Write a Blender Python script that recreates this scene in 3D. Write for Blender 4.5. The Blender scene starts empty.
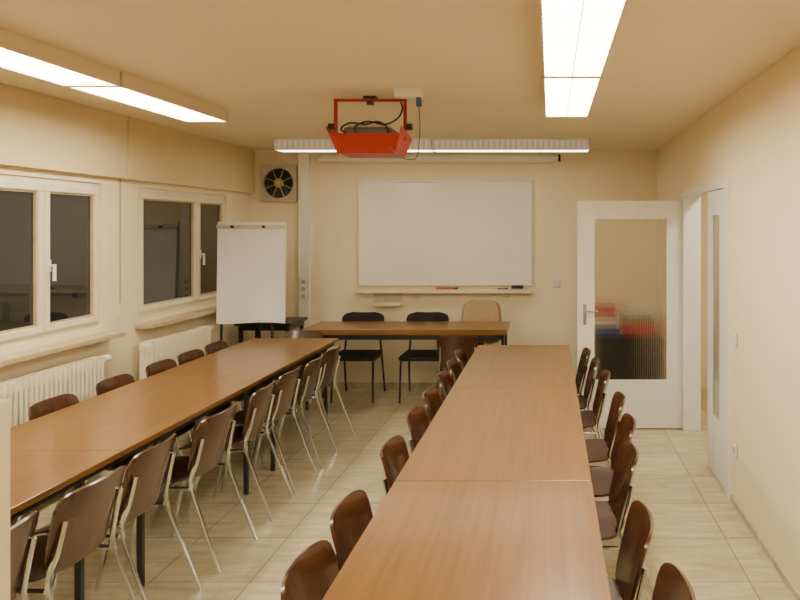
import bpy, bmesh, math, random
from mathutils import Vector, Matrix
random.seed(4)
PI = math.pi
SC = bpy.context.scene
COL = SC.collection

# ------------------------------------------------------------------ materials
def nodes_of(name):
    m = bpy.data.materials.new(name); m.use_nodes = True
    nt = m.node_tree
    return m, nt, nt.nodes['Principled BSDF']

def mk(name, col, rough=.5, metal=0.0, var=.06, scale=8.0, bump=0.0, coat=0.0, stretch=(1, 1, 1), ior=None):
    m, nt, b = nodes_of(name)
    tc = nt.nodes.new('ShaderNodeTexCoord')
    mp = nt.nodes.new('ShaderNodeMapping'); mp.inputs['Scale'].default_value = stretch
    nz = nt.nodes.new('ShaderNodeTexNoise'); nz.inputs['Scale'].default_value = scale; nz.inputs['Detail'].default_value = 5
    rp = nt.nodes.new('ShaderNodeValToRGB')
    rp.color_ramp.elements[0].position = .3; rp.color_ramp.elements[1].position = .7
    rp.color_ramp.elements[0].color = tuple(c * (1 - var) for c in col) + (1,)
    rp.color_ramp.elements[1].color = tuple(min(1, c * (1 + var)) for c in col) + (1,)
    L = nt.links.new
    L(tc.outputs['Object'], mp.inputs['Vector']); L(mp.outputs['Vector'], nz.inputs['Vector'])
    L(nz.outputs['Fac'], rp.inputs['Fac']); L(rp.outputs['Color'], b.inputs['Base Color'])
    b.inputs['Roughness'].default_value = rough; b.inputs['Metallic'].default_value = metal
    b.inputs['Coat Weight'].default_value = coat; b.inputs['Coat Roughness'].default_value = .12
    if ior: b.inputs['IOR'].default_value = ior
    if bump:
        bp = nt.nodes.new('ShaderNodeBump'); bp.inputs['Strength'].default_value = bump; bp.inputs['Distance'].default_value = .01
        n2 = nt.nodes.new('ShaderNodeTexNoise'); n2.inputs['Scale'].default_value = scale * 12
        L(tc.outputs['Object'], n2.inputs['Vector']); L(n2.outputs['Fac'], bp.inputs['Height']); L(bp.outputs['Normal'], b.inputs['Normal'])
    return m

def wood(name, dark, light, rough, stretch, coat=.3, scale=1.0, crough=.14):
    m, nt, b = nodes_of(name)
    L = nt.links.new
    tc = nt.nodes.new('ShaderNodeTexCoord'); oi = nt.nodes.new('ShaderNodeObjectInfo')
    mp = nt.nodes.new('ShaderNodeMapping'); mp.inputs['Scale'].default_value = stretch
    cb = nt.nodes.new('ShaderNodeVectorMath'); cb.operation = 'SCALE'; cb.inputs[0].default_value = (7, 5, 3)
    L(oi.outputs['Random'], cb.inputs['Scale']); L(cb.outputs['Vector'], mp.inputs['Location'])
    L(tc.outputs['Object'], mp.inputs['Vector'])
    nz = nt.nodes.new('ShaderNodeTexNoise'); nz.inputs['Scale'].default_value = scale; nz.inputs['Detail'].default_value = 8; nz.inputs['Roughness'].default_value = .62
    nz.inputs['Distortion'].default_value = .3
    L(mp.outputs['Vector'], nz.inputs['Vector'])
    rp = nt.nodes.new('ShaderNodeValToRGB'); rp.color_ramp.elements[0].position = .3; rp.color_ramp.elements[1].position = .7
    rp.color_ramp.elements[0].color = dark + (1,); rp.color_ramp.elements[1].color = light + (1,)
    L(nz.outputs['Fac'], rp.inputs['Fac']); L(rp.outputs['Color'], b.inputs['Base Color'])
    b.inputs['Roughness'].default_value = rough
    b.inputs['Coat Weight'].default_value = coat; b.inputs['Coat Roughness'].default_value = crough
    return m

def emit(name, col, strength, ribs=False):
    m, nt, b = nodes_of(name)
    b.inputs['Base Color'].default_value = col + (1,)
    b.inputs['Emission Color'].default_value = col + (1,)
    b.inputs['Emission Strength'].default_value = strength
    if ribs:
        L = nt.links.new
        tc = nt.nodes.new('ShaderNodeTexCoord'); wv = nt.nodes.new('ShaderNodeTexWave'); wv.inputs['Scale'].default_value = 6; wv.bands_direction = 'X'
        rp = nt.nodes.new('ShaderNodeValToRGB')
        rp.color_ramp.elements[0].color = (.60, .55, .44, 1); rp.color_ramp.elements[1].color = (.86, .82, .70, 1)
        L(tc.outputs['Object'], wv.inputs['Vector']); L(wv.outputs['Fac'], rp.inputs['Fac']); L(rp.outputs['Color'], b.inputs['Base Color'])
    return m

def floor_mat():
    m, nt, b = nodes_of('floor_tiles'); L = nt.links.new
    tc = nt.nodes.new('ShaderNodeTexCoord')
    br = nt.nodes.new('ShaderNodeTexBrick'); br.offset = 0.0; br.squash = 1.0
    br.inputs['Scale'].default_value = 1.0; br.inputs['Brick Width'].default_value = .5; br.inputs['Row Height'].default_value = .5
    br.inputs['Mortar Size'].default_value = .004; br.inputs['Mortar Smooth'].default_value = .3; br.inputs['Bias'].default_value = 0
    br.inputs['Color1'].default_value = (.56, .485, .325, 1); br.inputs['Color2'].default_value = (.50, .43, .285, 1)
    br.inputs['Mortar'].default_value = (.28, .23, .145, 1)
    L(tc.outputs['Object'], br.inputs['Vector'])
    def noise(scale, sx, sy, rot, dist, p0, p1, c0):
        mp = nt.nodes.new('ShaderNodeMapping'); mp.inputs['Scale'].default_value = (sx, sy, 1); mp.inputs['Rotation'].default_value = (0, 0, rot)
        nz = nt.nodes.new('ShaderNodeTexNoise'); nz.inputs['Scale'].default_value = scale; nz.inputs['Detail'].default_value = 9
        nz.inputs['Roughness'].default_value = .65; nz.inputs['Distortion'].default_value = dist
        L(tc.outputs['Object'], mp.inputs['Vector']); L(mp.outputs['Vector'], nz.inputs['Vector'])
        rp = nt.nodes.new('ShaderNodeValToRGB'); rp.color_ramp.elements[0].position = p0; rp.color_ramp.elements[1].position = p1
        rp.color_ramp.elements[0].color = c0 + (1,); rp.color_ramp.elements[1].color = (1, 1, 1, 1)
        L(nz.outputs['Fac'], rp.inputs['Fac']); return rp.outputs['Color']
    a = noise(2.4, 1.2, 7.0, .25, .4, .34, .60, (.76, .735, .68))
    c = noise(3.0, 3.0, 1.2, 0, 1.0, .30, .46, (.88, .86, .83))
    prev = br.outputs['Color']
    for s in (a, c):
        mx = nt.nodes.new('ShaderNodeMix'); mx.data_type = 'RGBA'; mx.blend_type = 'MULTIPLY'; mx.inputs['Factor'].default_value = 1
        L(prev, mx.inputs['A']); L(s, mx.inputs['B']); prev = mx.outputs['Result']
    L(prev, b.inputs['Base Color'])
    b.inputs['Roughness'].default_value = .27
    return m

def clear_glass(name, col, transp, rough, ior):
    m, nt, b = nodes_of(name); L = nt.links.new
    tc = nt.nodes.new('ShaderNodeTexCoord'); nz = nt.nodes.new('ShaderNodeTexNoise'); nz.inputs['Scale'].default_value = 3
    rp = nt.nodes.new('ShaderNodeValToRGB')
    rp.color_ramp.elements[0].color = tuple(c * .98 for c in col) + (1,); rp.color_ramp.elements[1].color = col + (1,)
    L(tc.outputs['Object'], nz.inputs['Vector']); L(nz.outputs['Fac'], rp.inputs['Fac']); L(rp.outputs['Color'], b.inputs['Base Color'])
    b.inputs['Transmission Weight'].default_value = 1; b.inputs['Roughness'].default_value = rough; b.inputs['IOR'].default_value = ior
    tr = nt.nodes.new('ShaderNodeBsdfTransparent'); ms = nt.nodes.new('ShaderNodeMixShader'); ms.inputs['Fac'].default_value = transp
    L(b.outputs['BSDF'], ms.inputs[1]); L(tr.outputs['BSDF'], ms.inputs[2])
    L(ms.outputs['Shader'], nt.nodes['Material Output'].inputs['Surface'])
    return m

M = {}
M['wall'] = mk('cream_wall', (.875, .765, .54), .85, var=.02, scale=1.5)
M['wall_r'] = mk('cream_wall_right', (.865, .735, .505), .85, var=.02, scale=1.5)
M['ceiling'] = mk('ceiling_paint', (.865, .76, .54), .9, var=.02, scale=1)
M['floor'] = floor_mat()
M['base'] = mk('baseboard_paint', (.52, .44, .29), .6, var=.3, scale=9)
M['box'] = mk('shutter_box_paint', (.72, .60, .355), .6, var=.03, scale=2)
M['white'] = mk('white_gloss_paint', (.84, .82, .75), .35, var=.02)
M['trunk'] = mk('trunking_plastic', (.90, .86, .76), .45, var=.02)
M['door'] = mk('door_paint', (.80, .78, .72), .4, var=.02)
M['winframe'] = mk('window_frame_paint', (.80, .73, .55), .4, var=.04, scale=6)
M['sill'] = mk('sill_stone', (.52, .42, .25), .35, var=.14, scale=14)
M['glass'] = mk('dark_night_glass', (.016, .018, .018), .015, var=.3, scale=2, ior=1.85)
M['table'] = wood('table_veneer', (.150, .064, .013), (.230, .106, .023), .36, (30, 1.3, 30), coat=.5, crough=.17)
M['chairwood'] = wood('chair_plywood', (.042, .0145, .006), (.080, .029, .011), .24, (22, 22, 2), coat=.45)
M['seatwood'] = wood('chair_seat_plywood', (.030, .010, .0045), (.056, .020, .008), .42, (22, 2, 22), coat=.1)
M['chrome'] = mk('chrome', (.70, .73, .76), .14, metal=1, var=.02)
M['dark'] = mk('dark_metal', (.020, .024, .022), .45, var=.1)
M['black'] = mk('black_fabric', (.012, .011, .010), .8, var=.2, scale=60)
M['blackp'] = mk('black_plastic', (.012, .012, .012), .35, var=.1)
M['beige'] = mk('beige_upholstery', (.41, .30, .165), .75, var=.08, scale=40)
M['red'] = mk('red_metal', (.40, .014, .008), .4, var=.05)
M['grey'] = mk('grey_plastic', (.14, .14, .14), .45, var=.05)
M['handle'] = mk('handle_metal', (.34, .32, .28), .35, metal=.6, var=.05)
M['alu'] = mk('aluminium', (.62, .60, .55), .35, metal=.7, var=.04)
M['board'] = mk('whiteboard_enamel', (.84, .82, .75), .12, var=.03, scale=2, coat=.5)
M['paper'] = mk('paper', (.88, .88, .88), .8, var=.01)
M['rad'] = mk('radiator_enamel', (.82, .74, .55), .35, var=.02)
M['housing'] = mk('lamp_housing', (.78, .68, .47), .5, var=.02)
M['fanframe'] = mk('fan_frame_plastic', (.50, .45, .34), .5, var=.05)
M['lamp'] = emit('lamp_diffuser', (1.0, .91, .72), 34.0)
M['louver'] = emit('lamp_louver', (1.0, .92, .74), 2.0)
M['strip'] = emit('strip_diffuser', (1.0, .91, .72), 9.0)
M['stripcover'] = emit('strip_cover', (1.0, .94, .80), .12, True)
M['rib'] = clear_glass('ribbed_glass', (.99, .985, .96), .48, .12, 1.36)
M['shadepane'] = clear_glass('shade_tinted_glass', (.72, .72, .66), .35, .25, 1.3)  # grey tint paints in the dimmer corridor seen through the narrow leaf
M['dwood'] = mk('dark_cabinet', (.008, .006, .005), .6, var=.2)
M['ledge'] = mk('cream_ledge', (.76, .65, .46), .45, var=.05)
M['strap'] = mk('strap_webbing', (.50, .40, .24), .8, var=.1, scale=60)
M['c_red'] = mk('red_card', (.48, .04, .025), .5)
M['c_blue'] = mk('blue_card', (.05, .11, .32), .5)
M['c_green'] = mk('green_card', (.09, .20, .08), .5)
M['c_white'] = mk('white_card', (.75, .72, .62), .5)
M['pink'] = mk('pink_plastic', (.45, .05, .08), .4)
M['yellow'] = mk('yellow_plastic', (.55, .42, .06), .5)
M['cab'] = mk('cream_cabinet_paint', (.68, .57, .37), .5, var=.02)

# ------------------------------------------------------------------ mesh builder
class MB:
    def __init__(s): s.bm = bmesh.new()
    def box(s, x0, x1, y0, y1, z0, z1):
        v = [s.bm.verts.new(p) for p in ((x0, y0, z0), (x1, y0, z0), (x1, y1, z0), (x0, y1, z0), (x0, y0, z1), (x1, y0, z1), (x1, y1, z1), (x0, y1, z1))]
        for f in ((0, 3, 2, 1), (4, 5, 6, 7), (0, 1, 5, 4), (1, 2, 6, 5), (2, 3, 7, 6), (3, 0, 4, 7)):
            s.bm.faces.new([v[i] for i in f])
        return s
    def hexa(s, pts):
        v = [s.bm.verts.new(p) for p in pts]
        for f in ((0, 3, 2, 1), (4, 5, 6, 7), (0, 1, 5, 4), (1, 2, 6, 5), (2, 3, 7, 6), (3, 0, 4, 7)):
            s.bm.faces.new([v[i] for i in f])
        return s
    def ribbed(s, x0, x1, z0, z1, t, period, amp, sub=8):
        # glass sheet: flat front face, sinusoidal vertical ribs on the back face
        n = int((x1 - x0) / period) * sub; v = s.bm.verts.new; f = s.bm.faces.new
        rows = []
        for i in range(n + 1):
            x = x0 + (x1 - x0) * i / n; yb = t / 2 + amp * math.sin(2 * PI * i / sub)
            rows.append((v((x, -t / 2, z0)), v((x, -t / 2, z1)), v((x, yb, z0)), v((x, yb, z1))))
        for a, b in zip(rows[:-1], rows[1:]):
            f((a[0], b[0], b[1], a[1])); f((a[2], a[3], b[3], b[2])); f((a[0], a[2], b[2], b[0])); f((a[1], b[1], b[3], a[3]))
        f((rows[0][0], rows[0][1], rows[0][3], rows[0][2])); f((rows[-1][0], rows[-1][2], rows[-1][3], rows[-1][1]))
        return s
    def tube(s, pts, r, seg=10):
        pts = [Vector(p) for p in pts]; n = len(pts)
        rr = r if isinstance(r, (list, tuple)) else [r] * n
        t0 = (pts[1] - pts[0]).normalized()
        ref = Vector((0, 0, 1)) if abs(t0.z) < .9 else Vector((1, 0, 0))
        a = t0.cross(ref).normalized(); rings = []
        for i, p in enumerate(pts):
            if i == 0: t = t0
            elif i == n - 1: t = (pts[-1] - pts[-2]).normalized()
            else: t = ((pts[i + 1] - p).normalized() + (p - pts[i - 1]).normalized()).normalized()
            a = (a - t * a.dot(t)).normalized(); b = t.cross(a)
            rings.append([s.bm.verts.new(p + (a * math.cos(2 * PI * k / seg) + b * math.sin(2 * PI * k / seg)) * rr[i]) for k in range(seg)])
        for i in range(n - 1):
            for k in range(seg):
                s.bm.faces.new((rings[i][k], rings[i][(k + 1) % seg], rings[i + 1][(k + 1) % seg], rings[i + 1][k]))
        s.bm.faces.new(rings[0][::-1]); s.bm.faces.new(rings[-1])
        return s
    def cyl(s, p0, p1, r, seg=16): return s.tube([p0, p1], r, seg)
    def shell(s, P, us, vs, t):
        nu, nv = len(us), len(vs)
        G = [[Vector(P(u, v)) for u in us] for v in vs]
        A, B = [], []
        for j in range(nv):
            ra, rb = [], []
            for i in range(nu):
                du = G[j][min(i + 1, nu - 1)] - G[j][max(i - 1, 0)]
                dv = G[min(j + 1, nv - 1)][i] - G[max(j - 1, 0)][i]
                n = du.cross(dv)
                n = n.normalized() if n.length > 1e-9 else Vector((0, 0, 1))
                ra.append(s.bm.verts.new(G[j][i] + n * t / 2)); rb.append(s.bm.verts.new(G[j][i] - n * t / 2))
            A.append(ra); B.append(rb)
        f = s.bm.faces.new
        for j in range(nv - 1):
            for i in range(nu - 1):
                f((A[j][i], A[j][i + 1], A[j + 1][i + 1], A[j + 1][i])); f((B[j][i], B[j + 1][i], B[j + 1][i + 1], B[j][i + 1]))
        for i in range(nu - 1):
            f((A[0][i], B[0][i], B[0][i + 1], A[0][i + 1])); f((A[-1][i], A[-1][i + 1], B[-1][i + 1], B[-1][i]))
        for j in range(nv - 1):
            f((A[j][0], A[j + 1][0], B[j + 1][0], B[j][0])); f((A[j][-1], B[j][-1], B[j + 1][-1], A[j + 1][-1]))
        return s
    def build(s, name, mat, parent=None, smooth=False, bevel=0, seg=2):
        bmesh.ops.recalc_face_normals(s.bm, faces=s.bm.faces[:])
        me = bpy.data.meshes.new(name); s.bm.to_mesh(me); s.bm.free()
        me.materials.append(M[mat])
        if smooth:
            me.polygons.foreach_set('use_smooth', [True] * len(me.polygons))
            me.set_sharp_from_angle(angle=math.radians(38))
        o = bpy.data.objects.new(name, me); COL.objects.link(o)
        if parent is not None: o.parent = parent
        if bevel:
            md = o.modifiers.new('bevel', 'BEVEL'); md.width = bevel; md.segments = seg; md.limit_method = 'ANGLE'
        return o

def smooth_path(pts, n=5):
    P = [Vector(p) for p in pts]; out = []
    for i in range(len(P) - 1):
        p0 = P[max(i - 1, 0)]; p1 = P[i]; p2 = P[i + 1]; p3 = P[min(i + 2, len(P) - 1)]
        for k in range(n):
            t = k / n
            out.append(.5 * ((2 * p1) + (p2 - p0) * t + (2 * p0 - 5 * p1 + 4 * p2 - p3) * t * t + (3 * p1 - p0 - 3 * p2 + p3) * t ** 3))
    out.append(P[-1]); return out

def tag(o, label=None, cat=None, group=None, kind=None):
    if label: o['label'] = label
    if cat: o['category'] = cat
    if group: o['group'] = group
    if kind: o['kind'] = kind
    return o
def empty(name, loc, rz=0):
    o = bpy.data.objects.new(name, None); COL.objects.link(o); o.empty_display_size = .1
    o.location = loc; o.rotation_euler = (0, 0, rz); return o
def dup(o, parent=None):
    c = o.copy(); COL.objects.link(c)
    if parent is not None: c.parent = parent
    for ch in list(o.children): dup(ch, c)
    return c

# ------------------------------------------------------------------ room shell
XL, XR, YB, YN, H = -3.32, 1.18, 7.75, -0.8, 2.634
def struct(o): o['kind'] = 'structure'; return o
struct(MB().box(-3.6, 2.6, -1.0, 8.0, -.1, 0).build('floor', 'floor'))
struct(MB().box(-3.6, 2.6, -1.0, 8.0, H, H + .1).build('ceiling', 'ceiling'))
struct(MB().box(XL - .2, 2.6, YB, YB + .15, 0, H).build('wall_back', 'wall'))
struct(MB().box(XL - .2, 2.6, YN - .15, YN, 0, H).build('wall_near', 'wall'))
w = MB()
W1, W2 = (3.66, 5.18), (5.65, 7.17)
w.box(XL - .2, XL, YN, YB, 0, 1.04); w.box(XL - .2, XL, YN, YB, 2.10, H)
for a, b in ((YN, W1[0]), (W1[1], W2[0]), (W2[1], YB)): w.box(XL - .2, XL, a, b, 1.04, 2.10)
struct(w.build('wall_left', 'wall'))
w = MB()
w.box(XR, XR + .12, YN, 4.60, 0, H); w.box(XR, XR + .12, 6.15, YB, 0, H); w.box(XR, XR + .12, 4.60, 6.15, 2.07, H)
struct(w.build('wall_right', 'wall_r'))
struct(MB().box(2.4, 2.5, YN, YB, 0, H).build('wall_corridor', 'wall'))
struct(MB().box(XR - .010, XR, YN, 4.54, 0, .04).box(XR - .010, XR, 6.21, YB, 0, .04).build('baseboard_right', 'base'))
struct(MB().box(-2.64, XR - .014, YB - .014, YB, 0, .06).build('baseboard_back', 'base'))
struct(MB().box(XL, XL + .05, 1.2, 5.42, 2.15, H).build('trim_1', 'box', bevel=.004))
struct(MB().box(XL, XL + .05, 5.435, YB, 2.15, H).build('trim_2', 'box', bevel=.004))
struct(MB().box(-2.77, -2.65, YB - .05, YB, 0, H).build('trim_3', 'trunk', bevel=.004))

def window(n, y0, y1, ys):
    z0, z1 = 1.06, 2.08
    r = struct(empty('window_%d' % n, (XL, y0, z0)))
    X = lambda x: x - XL
    ly = lambda y: y - y0
    f = MB(); xa, xb = X(-3.44), X(-3.335)
    f.box(xa, xb, 0, y1 - y0, -.02, .035); f.box(xa, xb, 0, y1 - y0, z1 - z0 - .035, z1 - z0 + .02)
    f.box(xa, xb, 0, .035, .035, z1 - z0 - .035); f.box(xa, xb, y1 - y0 - .035, y1 - y0, .035, z1 - z0 - .035)
    f.box(xa, xb, ly(ys) - .018, ly(ys) + .018, .035, z1 - z0 - .035)
    f.build('window_frame', 'winframe', r, bevel=.004)
    for k, (a, b) in enumerate(((.022, ly(ys) - .004), (ly(ys) + .004, y1 - y0 - .022))):
        s = MB(); xs, xe = X(-3.40), X(-3.318); t = .046; za, zb = .022, z1 - z0 - .022
        s.box(xs, xe, a, b, za, za + t); s.box(xs, xe, a, b, zb - t, zb); s.box(xs, xe, a, a + t, za + t, zb - t); s.box(xs, xe, b - t, b, za + t, zb - t)
        so = s.build('sash', 'winframe', r, bevel=.006)
        g = MB(); xg, tt = X(-3.333), .012; a2, b2, z2, z3 = a + t, b - t, za + t, zb - t
        g.box(xs, xg, a2, b2, z2, z2 + tt); g.box(xs, xg, a2, b2, z3 - tt, z3); g.box(xs, xg, a2, a2 + tt, z2 + tt, z3 - tt); g.box(xs, xg, b2 - tt, b2, z2 + tt, z3 - tt)
        g.build('glazing_bead', 'sill', so)
        MB().box(X(-3.36), X(-3.35), a2 - .005, b2 + .005, z2 - .005, z3 + .005).build('pane', 'glass', so)
        if k == 1:
            hy = a + .023
            h = MB(); h.box(xe, xe + .012, hy - .014, hy + .014, .42, .50); h.cyl((xe + .01, hy, .46), (xe + .045, hy, .46), .008)
            h.box(xe + .035, xe + .05, hy - .009, hy + .009, .36, .47)
            h.build('window_handle', 'white', so, bevel=.002)
    MB().box(0, .15, -.06, y1 - y0 + .05, -.095, -.06).build('window_sill', 'sill', r, bevel=.006)
    return r
w1 = window(1, 3.66, 5.18, 4.60)
window(2, 5.65, 7.17, 6.60)
MB().box(0, .006, 5.40 - 3.66 - .010, 5.40 - 3.66 + .010, .12, 1.09).build('shutter_strap', 'strap', w1)
MB().box(0, .014, 5.40 - 3.66 - .016, 5.40 - 3.66 + .016, .02, .13).build('strap_winder', 'winframe', w1, bevel=.004)

# ------------------------------------------------------------------ radiators
def radiator(y0, y1, label):
    L = y1 - y0; r = empty('radiator', (-3.195, y0, 0)); tag(r, label, 'radiator', 'radiators under the windows')
    m = MB(); n = int(L / .042)
    for i in range(n):
        y = (i + .5) * L / n
        for x in (-.04, .04):
            m.tube([(x, y, .15), (x, y, .86)], .0135, 8)
        m.box(-.045, .045, y - .006, y + .006, .14, .868)
    m.box(-.042, .042, 0, L, .17, .22); m.box(-.042, .042, 0, L, .80, .84)
    m.build('radiator_body', 'rad', r, smooth=True)
    for y in (.2, L - .2): MB().box(-.04, .04, y - .012, y + .012, 0, .18).build('foot', 'rad', r)
    MB().cyl((0, L, .83), (0, L + .05, .83), .018).cyl((0, L + .05, .83), (.0, L + .11, .83), .026).build('valve', 'white', r, smooth=True)
    MB().cyl((0, L + .03, .83), (0, L + .03, 0), .009).build('pipe', 'rad', r, smooth=True)
radiator(3.35, 4.95, 'cream ribbed radiator under the nearer window, beside the near left table')
radiator(5.52, 6.50, 'cream ribbed radiator under the farther window next to the flip chart')

# ------------------------------------------------------------------ tables
def table_parts(r, wx, ly, h, legs, topmat='table', thick=.028, ap=.036):
    MB().box(-wx / 2, wx / 2, -ly / 2, ly / 2, h - thick, h).build('tabletop', topmat, r, bevel=.003)
    f = MB(); a, b = wx / 2 - .035, ly / 2 - .03
    z0, z1 = h - thick - ap, h - thick
    f.box(-a, -a + .025, -b, b, z0, z1); f.box(a - .025, a, -b, b, z0, z1); f.box(-a, a, -b, -b + .025, z0, z1); f.box(-a, a, b - .025, b, z0, z1)
    f.build('frame', 'dark', r)
    for x, y in legs:
        MB().box(x - .014, x + .014, y - .014, y + .014, 0, z1).build('leg', 'dark', r, bevel=.003)
TL = 1.646
t0 = empty('conference_table', (-2.37, 0, 0))
table_parts(t0, .80, TL, .744, [(-.355, -.788), (-.355, .788), (.350, -.6), (.350, .6)])
tabL = [('nearest of the three brown wood tables in the left row', 2.405), ('middle brown wood table of the left row', 4.055), ('farthest brown wood table of the left row, by the flip chart', 5.705)]
for i, (lb, y) in enumerate(tabL):
    o = t0 if i == 0 else dup(t0)
    o.location = (-2.37, y, 0); tag(o, lb, 'table', 'tables of the left row')
t1 = empty('conference_table', (-.23, 0, 0))
table_parts(t1, .80, TL, .744, [(-.355, -.788), (-.355, .788), (.355, -.788), (.355, .788)])
tabR = [('nearest of the three brown wood tables in the right row, in the foreground', 2.015), ('middle brown wood table of the right row', 3.665), ('farthest brown wood table of the right row, near the open door', 5.315)]
for i, (lb, y) in enumerate(tabR):
    o = t1 if i == 0 else dup(t1)
    o.location = (-.23, y, 0); tag(o, lb, 'table', 'tables of the right row')
th = empty('conference_table', (-1.41, 7.05, 0), PI / 2); tag(th, 'wide brown wood table standing crosswise before the whiteboard', 'table')
table_parts(th, .60, 1.98, .79, [(-.25, -.95), (-.25, .95), (.25, -.95), (.25, .95)], thick=.055, ap=.05)
sd = empty('side_table', (-2.93, 7.38, 0)); tag(sd, 'low black side table in the corner behind the flip chart', 'table')
MB().box(-.29, .29, -.25, .25, .77, .80).build('tabletop', 'blackp', sd, bevel=.004)
MB().box(-.26, .26, -.22, .22, .72, .77).build('frame', 'blackp', sd)
for x in (-.24, .24):
    for y in (-.2, .2): MB().box(x - .018, x + .018, y - .018, y + .018, 0, .72).build('leg', 'blackp', sd, bevel=.003)

# ------------------------------------------------------------------ plywood chairs
def se(t, p): return (max(0.0, 1 - abs(t) ** p)) ** (1 / p)
US = [-1, -.93, -.8, -.6, -.4, -.2, 0, .2, .4, .6, .8, .93, 1]
VS = [.004, .02, .05, .1, .2, .35, .5, .65, .8, .9, .95, .98, .996]
def make_chair():
    r = empty('plywood_chair', (0, 0, 0))
    def seat(u, v):
        hw = .20 * se(2 * v - 1, 7)
        return (u * hw, .0 + .40 * v, .445 + .014 * u * u - .03 * max(0, (v - .7) / .3) ** 2 + .018 * (1 - v) ** 3)
    def back(u, v):
        hw = (.178 + .024 * v) * se(2 * v - 1, 6)
        return (u * hw, -.012 - .085 * v + .040 * (u * hw / .2) ** 2, .465 + .318 * v)
    MB().shell(seat, US, VS, .011).build('seat', 'seatwood', r, smooth=True)
    MB().shell(back, US, VS, .011).build('backrest', 'chairwood', r, smooth=True)
    for s in (-1, 1):
        MB().tube(smooth_path([(s * .160, -.060, .68), (s * .164, -.033, .56), (s * .182, -.012, .45), (s * .188, -.07, .27), (s * .194, -.17, 0)], 4), .0105, 8).build('leg', 'chrome', r, smooth=True)
        MB().tube(smooth_path([(s * .182, .0, .425), (s * .184, .17, .422), (s * .188, .235, .38), (s * .194, .33, 0)], 4), .0105, 8).build('leg', 'chrome', r, smooth=True)
    MB().tube([(-.182, .13, .422), (.182, .13, .422)], .009, 8).build('stretcher', 'chrome', r, smooth=True)
    return r
ordn = ['first', 'second', 'third', 'fourth', 'fifth', 'sixth', 'seventh', 'eighth']
ch0 = make_chair(); used = [False]
def place(x, y, rz, label, group=None):
    o = dup(ch0) if used[0] else ch0
    used[0] = True
    o.location = (x, y, 0); o.rotation_euler = (0, 0, rz); tag(o, label, 'chair', group); return o
jit = lambda a=.05: random.uniform(-a, a)
for i, (x, y, a) in enumerate(((-1.87, 2.30, .03), (-1.86, 2.77, -.03), (-1.88, 3.23, .02), (-1.85, 3.79, -.06), (-1.86, 4.41, .05), (-1.87, 4.88, -.02), (-1.85, 5.33, .03), (-1.86, 5.80, -.05))):
    place(x, y, PI / 2 + a, "brown plywood chair, %s from the front on the left row's aisle side" % ordn[i], 'chairs on the aisle side of the left row')
for i, y in enumerate((4.04, 4.61, 5.155, 5.58, 6.005)):
    place(-2.81, y, -PI / 2, "brown plywood chair, %s from the front on the left row's window side" % ordn[i], 'chairs on the window side of the left row')
for i, y in enumerate((2.07, 2.50, 3.20, 3.76, 4.22, 4.75, 5.19, 5.63)):
    place(-.66, y, -PI / 2 + jit(.01), "brown plywood chair, %s from the front on the right row's aisle side" % ordn[i], 'chairs on the aisle side of the right row')
for i, (x, y) in enumerate(((.33, 1.92), (.29, 2.40), (.33, 3.12), (.38, 3.60), (.38, 4.10), (.35, 4.77), (.31, 5.22), (.27, 5.66))):
    place(x - .04, y, PI / 2 + jit(.03), "brown plywood chair, %s from the front on the right row's wall side" % ordn[i], 'chairs on the wall side of the right row')
place(-2.36, 6.64, PI, 'brown plywood chair at the far end of the left table row, beside the flip chart')
place(-.85, 6.50, 0, 'brown plywood chair facing the crosswise table, its back to the room')

# ------------------------------------------------------------------ black chairs
def make_black():
    r = empty('upholstered_chair', (0, 0, 0))
    MB().box(-.22, .22, 0, .42, .425, .475).build('seat', 'black', r, bevel=.02, seg=3)
    def back(u, v):
        hw = .225 * se(2 * v - 1, 5); return (u * hw, -.02 - .04 * v + .04 * (u * hw / .225) ** 2, .60 + .265 * v)
    MB().shell(back, US, VS, .03).build('backrest', 'black', r, smooth=True)
    for s in (-1, 1):
        MB().tube(smooth_path([(s * .17, -.05, .76), (s * .19, -.02, .50), (s * .20, -.02, .40), (s * .21, -.12, 0)], 4), .011, 8).build('leg', 'blackp', r, smooth=True)
        MB().tube(smooth_path([(s * .20, .0, .415), (s * .20, .33, .415), (s * .205, .37, .37), (s * .21, .40, 0)], 4), .011, 8).build('leg', 'blackp', r, smooth=True)
    MB().tube([(-.20, .2, .412), (.20, .2, .412)], .01, 8).build('stretcher', 'blackp', r, smooth=True)
    return r
b0 = make_black()
for i, (x, y, lb) in enumerate(((-2.0, 7.47, 'black upholstered chair behind the crosswise table, under the left part of the whiteboard'),
                                (-1.31, 7.47, 'black upholstered chair behind the crosswise table, under the middle of the whiteboard'))):
    o = b0 if i == 0 else dup(b0)
    o.location = (x, y, 0); o.rotation_euler = (0, 0, PI); tag(o, lb, 'chair', 'black upholstered chairs')

# beige office armchair
r = empty('office_chair', (-.73, 7.32, 0), PI); tag(r, 'beige upholstered office chair behind the right end of the crosswise table', 'chair')
MB().box(-.21, .21, -.05, .36, .43, .50).build('seat', 'beige', r, bevel=.025, seg=3)
def obk(u, v):
    hw = (.215 - .025 * v) * se(2 * v - 1, 5); return (u * hw, -.09 - .08 * v + .04 * (u * hw / .2) ** 2, .55 + .45 * v)
MB().shell(obk, US, VS, .07).build('backrest', 'beige', r, smooth=True)
MB().box(-.03, .03, -.13, -.06, .44, .62).build('back_support', 'blackp', r, bevel=.006)
MB().cyl((0, .12, .08), (0, .12, .43), .028).build('column', 'blackp', r, smooth=True)
bs = MB()
for k in range(5):
    a = 2 * PI * k / 5 + .3; bs.tube([(0, .12, .11), (.24 * math.cos(a), .12 + .24 * math.sin(a), .07)], [.03, .016], 8)
bs.build('base', 'blackp', r, smooth=True)
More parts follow.
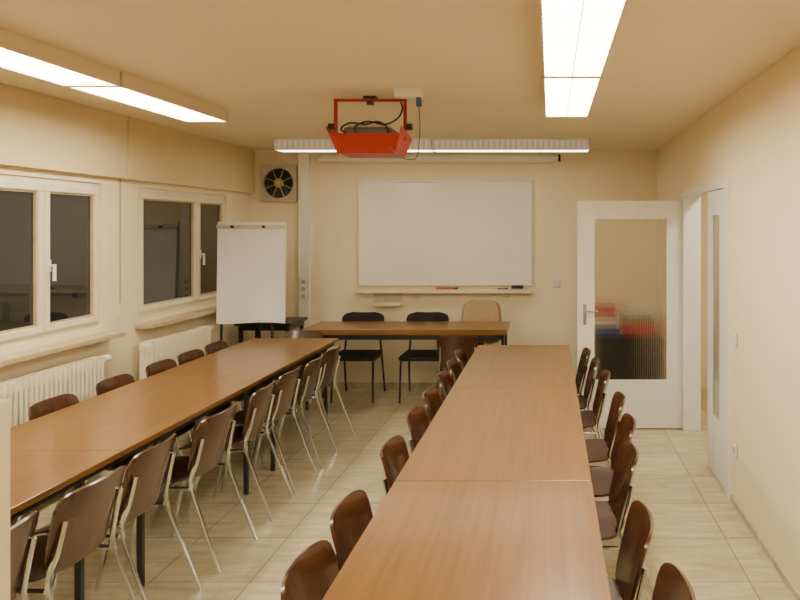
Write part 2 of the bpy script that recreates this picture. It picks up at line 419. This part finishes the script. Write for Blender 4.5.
for k in range(5):
    a = 2 * PI * k / 5 + .3; x, y = .24 * math.cos(a), .12 + .24 * math.sin(a)
    MB().cyl((x - .02 * math.sin(a), y + .02 * math.cos(a), .028), (x + .02 * math.sin(a), y - .02 * math.cos(a), .028), .028).build('caster', 'blackp', r, smooth=True)

# ------------------------------------------------------------------ flip chart
r = empty('flip_chart', (-2.84, 6.64, 0)); tag(r, 'white paper flip chart on an easel by the far window', 'flip chart')
ln = lambda z: .03 * (z - .874)
def slab(m, x0, x1, z0, z1, ya, yb):
    m.hexa([(x0, ya + ln(z0), z0), (x1, ya + ln(z0), z0), (x1, yb + ln(z0), z0), (x0, yb + ln(z0), z0), (x0, ya + ln(z1), z1), (x1, ya + ln(z1), z1), (x1, yb + ln(z1), z1), (x0, yb + ln(z1), z1)]); return m
slab(MB(), -.325, .325, .90, 1.83, 0, .018).build('board', 'white', r)
def pad(u, v):
    z = 1.79 - (1.79 - .872) * v + .010 * v ** 4 * math.sin(3.1 * u + .6)
    return (.318 * u + .012 * v * v, -.012 + ln(z) - .03 * v ** 5 * (.6 + .5 * math.sin(4.2 * u + 1)) - .004 * math.sin(5 * u) * v, z)
MB().shell(pad, [i / 10 - 1 for i in range(21)], [i / 14 for i in range(15)], .012).build('paper_pad', 'paper', r, smooth=True)
slab(MB(), -.325, .325, 1.765, 1.80, -.03, -.02).build('clamp_bar', 'alu', r, bevel=.003)
for x in (-.17, .13):
    MB().cyl((x, -.05 + ln(1.78), 1.782), (x, -.03 + ln(1.78), 1.782), .013).build('knob', 'blackp', r, smooth=True)
for x in (-.29, .195):
    MB().tube([(x, .03 + ln(1.6), 1.6), (x, .03 + ln(0), 0)], .012, 10).build('leg', 'blackp', r, smooth=True)
MB().tube([(0, .03 + ln(1.6), 1.6), (0, .33, 0)], .012, 10).build('leg', 'blackp', r, smooth=True)

# ------------------------------------------------------------------ whiteboard etc.
r = empty('whiteboard', (-1.157, YB, 1.128)); tag(r, 'large whiteboard with thin aluminium frame on the back wall', 'whiteboard')
MB().box(-.955, .955, -.022, 0, .015, 1.147).build('board_surface', 'board', r)
f = MB(); f.box(-.969, .969, -.03, 0, 0, .018); f.box(-.969, .969, -.03, 0, 1.144, 1.162); f.box(-.969, -.951, -.03, 0, .018, 1.144); f.box(.951, .969, -.03, 0, .018, 1.144)
f.build('board_frame', 'alu', r, bevel=.003)
led = empty('wall_ledge', (-1.157, YB, 1.06)); tag(led, 'long narrow cream ledge on the wall below the whiteboard, with small pen tray underneath', 'shelf')
MB().box(-.975, .955, -.10, 0, -.005, .035).build('shelf_board', 'ledge', led, bevel=.003)
for x in (-.3, .7): MB().box(x - .01, x + .01, -.08, 0, -.06, -.005).build('shelf_bracket', 'alu', led)
MB().box(-.793, -.473, -.10, 0, -.14, -.128).box(-.793, -.473, -.10, -.09, -.128, -.105).build('pen_tray', 'ledge', led)
MB().box(-.793, -.473, -.012, 0, -.128, -.005).build('tray_back', 'fanframe', led)
zt = 1.095
def marker(x, ln_, mat, lb, rad, grp='markers on the ledge'):
    r = empty('marker_pen', (x, YB - .06, zt)); tag(r, lb, 'pen', grp)
    MB().cyl((-ln_ / 2, 0, rad), (ln_ / 2 - .04, 0, rad), rad, 12).build('barrel', mat, r, smooth=True)
    MB().cyl((ln_ / 2 - .04, 0, rad), (ln_ / 2, 0, rad), rad, 12).build('cap', 'blackp', r, smooth=True)
marker(-1.13, .24, 'pink', 'red marker pen lying on the ledge under the middle of the whiteboard', .012)
marker(-.52, .12, 'grey', 'grey marker pen lying on the ledge left of the black eraser', .009)
r = empty('board_eraser', (-.36, YB - .05, zt)); tag(r, 'black board eraser on the right end of the ledge', 'eraser')
MB().box(-.065, .065, -.025, .025, 0, .015).build('felt', 'grey', r)
MB().box(-.065, .065, -.025, .025, .015, .045).build('grip', 'blackp', r, bevel=.005)

# projection screen roll
r = empty('projection_screen', (-1.21, YB - .07, 2.538)); tag(r, 'rolled-up projection screen in a long pale tube above the whiteboard', 'projection screen')
MB().cyl((-1.30, 0, 0), (1.30, 0, 0), .038, 20).build('screen_tube', 'trunk', r, smooth=True)
for s in (-1, 1): MB().cyl((s * 1.30, 0, 0), (s * 1.325, 0, 0), .041, 20).build('end_cap', 'blackp' if s > 0 else 'white', r, smooth=True)
for s in (-1, 1): MB().box(s * 1.1 - .02, s * 1.1 + .02, -.01, .07, .02, .05).build('screen_bracket', 'alu', r)
MB().box(-1.2, 1.2, -.012, .012, -.048, -.034).build('bottom_bar', 'white', r)

# exhaust fan
r = empty('exhaust_fan', (-2.99, YB, 2.06)); tag(r, 'square wall ventilator with dark round fan in the left corner', 'fan')
f = MB(); N = 40
def sq(a, R):
    c, s_ = math.cos(a), math.sin(a); k = R / max(abs(c), abs(s_)); return (c * k, s_ * k)
ro, ri = [], []
for yy in (-.05, 0):
    ro.append([f.bm.verts.new((sq(2 * PI * (i + .0) / N, .20)[0], yy, .205 + sq(2 * PI * i / N, .20)[1])) for i in range(N)])
    ri.append([f.bm.verts.new((.165 * math.cos(2 * PI * i / N), yy, .205 + .165 * math.sin(2 * PI * i / N))) for i in range(N)])
for i in range(N):
    j = (i + 1) % N
    f.bm.faces.new((ro[0][i], ro[0][j], ri[0][j], ri[0][i])); f.bm.faces.new((ro[1][i], ri[1][i], ri[1][j], ro[1][j]))
    f.bm.faces.new((ro[0][i], ro[1][i], ro[1][j], ro[0][j])); f.bm.faces.new((ri[0][i], ri[0][j], ri[1][j], ri[1][i]))
f.build('fan_frame', 'fanframe', r, smooth=True)
MB().cyl((0, -.008, .205), (0, -.001, .205), .166, 40).build('fan_backing', 'blackp', r)
MB().cyl((0, -.045, .205), (0, -.008, .205), .05, 20).build('fan_hub', 'yellow', r, smooth=True)
for k in range(6):
    a = 2 * PI * k / 6 + .2
    def bl(u, v, a=a):
        rad = .04 + .115 * v; an = a + u * (.22 + .10 * v); return (rad * math.cos(an), -.025 + .012 * u, .205 + rad * math.sin(an))
    MB().shell(bl, [-1, -.5, 0, .5, 1], [0, .25, .5, .75, 1], .003).build('fan_blade', 'dark', r, smooth=True)
gb = MB()
for k in range(4):
    a = PI * k / 4 + .4; gb.tube([(-.17 * math.cos(a), -.05, .205 - .17 * math.sin(a)), (.17 * math.cos(a), -.05, .205 + .17 * math.sin(a))], .003, 6)
gb.build('fan_guard', 'alu', r)

# sockets and switches
def socket(loc, rz, lb, cat, grp=None, n=1):
    r = empty('wall_socket' if 'socket' in lb else 'light_switch', loc, rz); tag(r, lb, cat, grp)
    MB().box(-.044, .044, -.006, 0, -.004, .08 * n + .004).build('back_frame', 'fanframe', r, bevel=.002)
    MB().box(-.04, .04, -.014, -.004, 0, .08 * n).build('faceplate', 'white', r, bevel=.004)
    for k in range(n):
        if cat == 'socket': MB().cyl((0, -.016, .04 + .08 * k), (0, -.013, .04 + .08 * k), .022, 20).build('socket_well', 'fanframe', r)
        else: MB().box(-.027, .027, -.019, -.012, .013, .067).build('rocker', 'white', r, bevel=.003)
socket((-2.71, YB - .05, .98), 0, 'white triple socket on the trunking between flip chart and whiteboard', 'socket', None, 3)
socket((.08, YB, 1.11), 0, 'small white light switch on the back wall right of the whiteboard', 'switch')
socket((XR, 4.44, 1.02), -PI / 2, 'white light switch on the right wall beside the door', 'switch')
socket((XR, 4.44, .32), -PI / 2, 'white socket low on the right wall beside the door', 'socket')

# ------------------------------------------------------------------ ceiling lights
def make_light():
    r = empty('ceiling_light', (0, 0, 2.55)); hw, hl, hh = .155, .638, H - 2.55
    m = MB(); m.box(-hw, hw, -hl, hl, .03, hh); m.box(-hw, -hw + .012, -hl, hl, 0, .03); m.box(hw - .012, hw, -hl, hl, 0, .03)
    m.box(-hw + .012, hw - .012, -hl, -hl + .012, 0, .03); m.box(-hw + .012, hw - .012, hl - .012, hl, 0, .03)
    m.build('lamp_housing', 'housing', r)
    MB().box(-hw + .012, hw - .012, -hl + .012, hl - .012, .010, .03).build('diffuser', 'lamp', r)
    l = MB(); n = 22
    for i in range(1, n): y = -hl + 2 * hl * i / n; l.box(-hw + .012, hw - .012, y - .0022, y + .0022, .002, .010)
    l.box(-.003, .003, -hl + .012, hl - .012, .002, .010)
    l.build('louver', 'louver', r)
    return r
l0 = make_light(); first = True
pos = ['farthest', 'second farthest', 'third farthest']
for x, y0, nm in ((-2.52, 4.51, 'left'), (.116, 4.28, 'right')):
    for k in range(3):
        o = l0 if first else dup(l0); first = False
        o.location = (x, y0 - 1.30 * k, 2.55)
        tag(o, 'glowing long ceiling light, %s in the line above the %s table row' % (pos[k], nm), 'ceiling light', 'ceiling lights above the %s row' % nm)
def strip(x0, x1, lb):
    r = empty('strip_light', ((x0 + x1) / 2, 6.83, 2.52)); hw = (x1 - x0) / 2 - .003; tag(r, lb, 'ceiling light', 'crosswise strip lights')
    MB().box(-hw, hw, -.10, .10, .10, H - 2.52).build('lamp_housing', 'white', r)
    c = MB(); c.box(-hw + .006, hw - .006, -.11, .11, .012, .10).build('cover', 'stripcover', r, bevel=.006)
    MB().box(-hw + .01, hw - .01, -.09, .105, .004, .012).build('diffuser', 'strip', r)
    MB().box(-hw + .008, hw - .008, -.11, -.09, 0, .012).build('front_rail', 'white', r)
    for s in (-1, 1): MB().box(min(s * hw, s * (hw - .006)), max(s * hw, s * (hw - .006)), -.112, .112, 0, H - 2.522).build('end_cap', 'white', r)
strip(-2.65, -1.135, 'white crosswise strip light near the whiteboard, left half')
strip(-1.135, .38, 'white crosswise strip light near the whiteboard, right half')

# ------------------------------------------------------------------ projector
r = empty('projector_mount', (-1.18, 4.6, 2.245)); tag(r, 'red metal cradle hanging from the ceiling with a projector in it', 'projector mount')
for s in (-1, 1): MB().box(s * .228 - .010, s * .228 + .010, -.012, .012, .10, .372).build('post', 'red', r, bevel=.002)
MB().box(-.238, .238, -.012, .012, .354, .372).build('top_bar', 'red', r, bevel=.002)
MB().box(-.04, .04, -.03, .03, .372, H - 2.245).box(-.02, .02, -.02, .02, .334, .354).build('ceiling_bracket', 'blackp', r)
MB().box(-.17, .19, -.15, .15, 0, .006).build('tray_floor', 'red', r)
fh = .125
MB().hexa([(-.17, -.154, 0), (.19, -.154, 0), (.19, -.15, 0), (-.17, -.15, 0), (-.222, -.178, fh), (.226, -.178, fh), (.226, -.174, fh), (-.222, -.174, fh)]).build('front_panel', 'red', r)
MB().hexa([(-.17, .15, 0), (.19, .15, 0), (.19, .154, 0), (-.17, .154, 0), (-.205, .172, .06), (.212, .172, .06), (.212, .176, .06), (-.205, .176, .06)]).build('rear_panel', 'red', r)
MB().hexa([(-.174, -.15, 0), (-.17, -.15, 0), (-.17, .15, 0), (-.174, .15, 0), (-.242, -.175, .17), (-.238, -.175, .17), (-.238, .175, .13), (-.242, .175, .13)]).build('side_panel', 'red', r)
MB().hexa([(.19, -.15, 0), (.194, -.15, 0), (.194, .15, 0), (.19, .15, 0), (.238, -.175, .17), (.242, -.175, .17), (.242, .175, .13), (.238, .175, .13)]).build('side_panel', 'red', r)
for s in (-1, 1): MB().cyl((s * .24, 0, .19), (s * .275, 0, .19), .022, 16).build('knob', 'blackp', r, smooth=True)
r = empty('projector', (-1.17, 4.6, 2.252)); tag(r, 'grey projector with loose black cables lying in the red ceiling cradle', 'projector')
MB().box(-.155, .155, -.125, .13, .05, .165).build('projector_body', 'grey', r, bevel=.018, seg=3)
MB().box(-.13, .13, -.105, .11, .165, .178).build('top_cover', 'alu', r, bevel=.005)
MB().cyl((.07, .13, .11), (.07, .16, .11), .035, 20).build('lens', 'blackp', r, smooth=True)
for x in (-.11, .11):
    for y in (-.09, .1): MB().cyl((x, y, 0), (x, y, .052), .012, 10).build('foot', 'blackp', r)
for k, pts in enumerate(([(-.13, -.13, .12), (-.16, -.145, .15), (-.11, -.12, .19), (-.02, -.09, .186), (.06, -.11, .20), (.12, -.125, .17), (.14, -.13, .12)],
                         [(-.06, -.13, .12), (-.07, -.15, .16), (.0, -.12, .20), (.10, -.06, .19), (.17, .0, .24), (.20, .0, .30), (.19, 0, .345)])):
    MB().tube(smooth_path(pts, 6), .006, 8).build('power_cable', 'blackp', r, smooth=True)
jb = empty('junction_box', (-.875, 4.35, 2.58)); tag(jb, 'small white junction box on the ceiling beside the red projector cradle', 'junction box')
MB().box(-.085, .085, -.04, .04, 0, H - 2.58).build('box_body', 'white', jb, bevel=.005)
MB().box(.045, .075, -.02, .02, -.055, 0).build('plug', 'c_blue', jb, bevel=.004)
cp = [Vector(p) - Vector((-.875, 4.35, 2.58)) for p in smooth_path([(-.815, 4.35, 2.53), (-.81, 4.36, 2.40), (-.83, 4.40, 2.24), (-.87, 4.41, 2.20), (-.95, 4.38, 2.22), (-1.0, 4.36, 2.28)], 8)]
MB().tube(cp, .004, 6).build('cable', 'grey', jb, smooth=True)

# ------------------------------------------------------------------ doors
struct(MB().box(XR - .025, XR + .135, 4.55, 4.655, 0, 2.10).box(XR - .018, XR + .135, 6.10, 6.14, 0, 2.10).box(XR - .022, XR + .135, 4.655, 6.10, 2.04, 2.10)
       .box(XR - .018, XR - .0005, 6.195, 6.23, 0, 2.10).build('trim_4', 'door', bevel=.004))
d = struct(empty('door_1', (1.17, 6.17, 0))); X = lambda x: x - 1.17
f = MB(); f.box(X(.24), X(.375), -.02, .02, .012, 2.01); f.box(X(1.04), X(1.165), -.02, .02, .012, 2.01)
f.box(X(.375), X(1.04), -.02, .02, .012, .42); f.box(X(.375), X(1.04), -.02, .02, 1.865, 2.01)
f.build('door_leaf', 'door', d)
gb = MB()
for a, b, c, e in ((.375, .39, .42, 1.865), (1.025, 1.04, .42, 1.865), (.39, 1.025, .42, .435), (.39, 1.025, 1.85, 1.865)): gb.box(X(a), X(b), -.025, -.008, c, e)
gb.build('glazing_bead', 'door', d)
MB().ribbed(X(.376), X(1.039), .421, 1.864, .005, .016, .0015).build('glass_pane', 'rib', d, smooth=True)
for s in (-1, 1):
    h = MB(); h.box(X(.29), X(.32), min(s * .02, s * .028), max(s * .02, s * .028), .92, 1.10); h.cyl((X(.305), s * .02, 1.04), (X(.305), s * .065, 1.04), .008); h.tube([(X(.30), s * .065, 1.04), (X(.42), s * .065, 1.04)], .008)
    h.build('door_handle', 'handle', d, smooth=True)
for z in (.25, 1.75): MB().cyl((X(1.168), -.025, z), (X(1.168), -.025, z + .09), .009).build('hinge', 'alu', d, smooth=True)
d = struct(empty('door_2', (1.168, 4.66, 0)))
f = MB(); y0, y1, ya, yb = 0, .53, .17, .37
f.box(0, .04, y0, ya, .012, 2.035); f.box(0, .04, yb, y1, .012, 2.035); f.box(0, .04, ya, yb, .012, .43); f.box(0, .04, ya, yb, 1.86, 2.035)
f.build('door_leaf', 'door', d, bevel=.003)
MB().box(.004, .012, ya, yb, .43, 1.86).build('glass_pane', 'shadepane', d)

# low cabinet with stacked coloured boxes behind the open door
r = empty('low_cabinet', (.74, 7.5, 0)); tag(r, 'dark low cabinet behind the ribbed glass of the open door', 'cabinet')
MB().box(-.40, .40, -.2, .2, .04, .66).build('cabinet_body', 'dwood', r, bevel=.004)
MB().box(-.38, .38, -.18, .18, 0, .04).build('plinth', 'blackp', r)
for s in (-1, 1):
    dd = MB().box(min(s * .005, s * .39), max(s * .005, s * .39), -.215, -.2, .06, .64).build('cabinet_door', 'dwood', r, bevel=.003)
    MB().box(s * .05 - .006, s * .05 + .006, -.235, -.215, .4, .5).build('handle', 'dwood', dd)
for x, wd, z, h_, mt, lb in ((.53, .33, .66, .10, 'c_blue', 'flat blue card box lying under the white one'), (.54, .30, .76, .08, 'c_white', 'flat white card box lying between blue and red ones'), (.53, .28, .84, .12, 'c_red', 'flat red card box on top of the white one'),
                             (.92, .34, .66, .13, 'c_red', 'flat red card box lying under the green one'), (.91, .32, .79, .07, 'c_green', 'flat green card box lying between red and white ones'), (.92, .26, .86, .07, 'c_white', 'flat white card box on top of the green one')):
    b = empty('card_box', (x, 7.45, z)); tag(b, lb + ' behind the glass door', 'box', 'card boxes behind the glass door')
    MB().box(-wd / 2, wd / 2, -.12, .12, 0, h_ - .03).build('box_body', mt, b)
    MB().box(-wd / 2 - .003, wd / 2 + .003, -.123, .123, h_ - .03, h_).build('lid', mt, b)

# cream cabinet beside the camera on the left
r = empty('tall_cabinet', (-1.417, 1.2, 0)); tag(r, 'cream painted cabinet edge at the left border of the photo', 'cabinet')
MB().box(-.28, .278, -.25, .28, .05, 1.41).build('cabinet_body', 'cab', r, bevel=.004)
for a, b in ((-.245, .01), (.016, .275)): MB().box(-.295, -.28, a, b, .07, 1.39).build('cabinet_door', 'cab', r, bevel=.003)
MB().box(-.27, .265, -.23, .27, 0, .05).build('plinth', 'base', r)

# ------------------------------------------------------------------ light, world, camera
def area(loc, sx, sy, e, col):
    l = bpy.data.lights.new('corridor_fill', 'AREA'); l.shape = 'RECTANGLE'; l.size = sx; l.size_y = sy; l.energy = e; l.color = col
    o = bpy.data.objects.new('corridor_fill', l); COL.objects.link(o); o.location = loc; return o
area((1.85, 5.4, 2.6), .3, 1.3, 34, (1, .9, .7))  # unseen fill light added to brighten the corridor wall, no fixture modelled
wd = bpy.data.worlds.new('night'); SC.world = wd; wd.use_nodes = True
wd.node_tree.nodes['Background'].inputs[0].default_value = (.02, .022, .03, 1); wd.node_tree.nodes['Background'].inputs[1].default_value = .4
cd = bpy.data.cameras.new('camera'); cam = bpy.data.objects.new('camera', cd); COL.objects.link(cam)
cam.location = (0, 0, 1.77); cam.rotation_euler = (PI / 2, 0, 0)
cd.sensor_width = 36; cd.lens = 31.5; cd.shift_x = -.1875; cd.shift_y = -.09; cd.clip_start = .05
SC.camera = cam
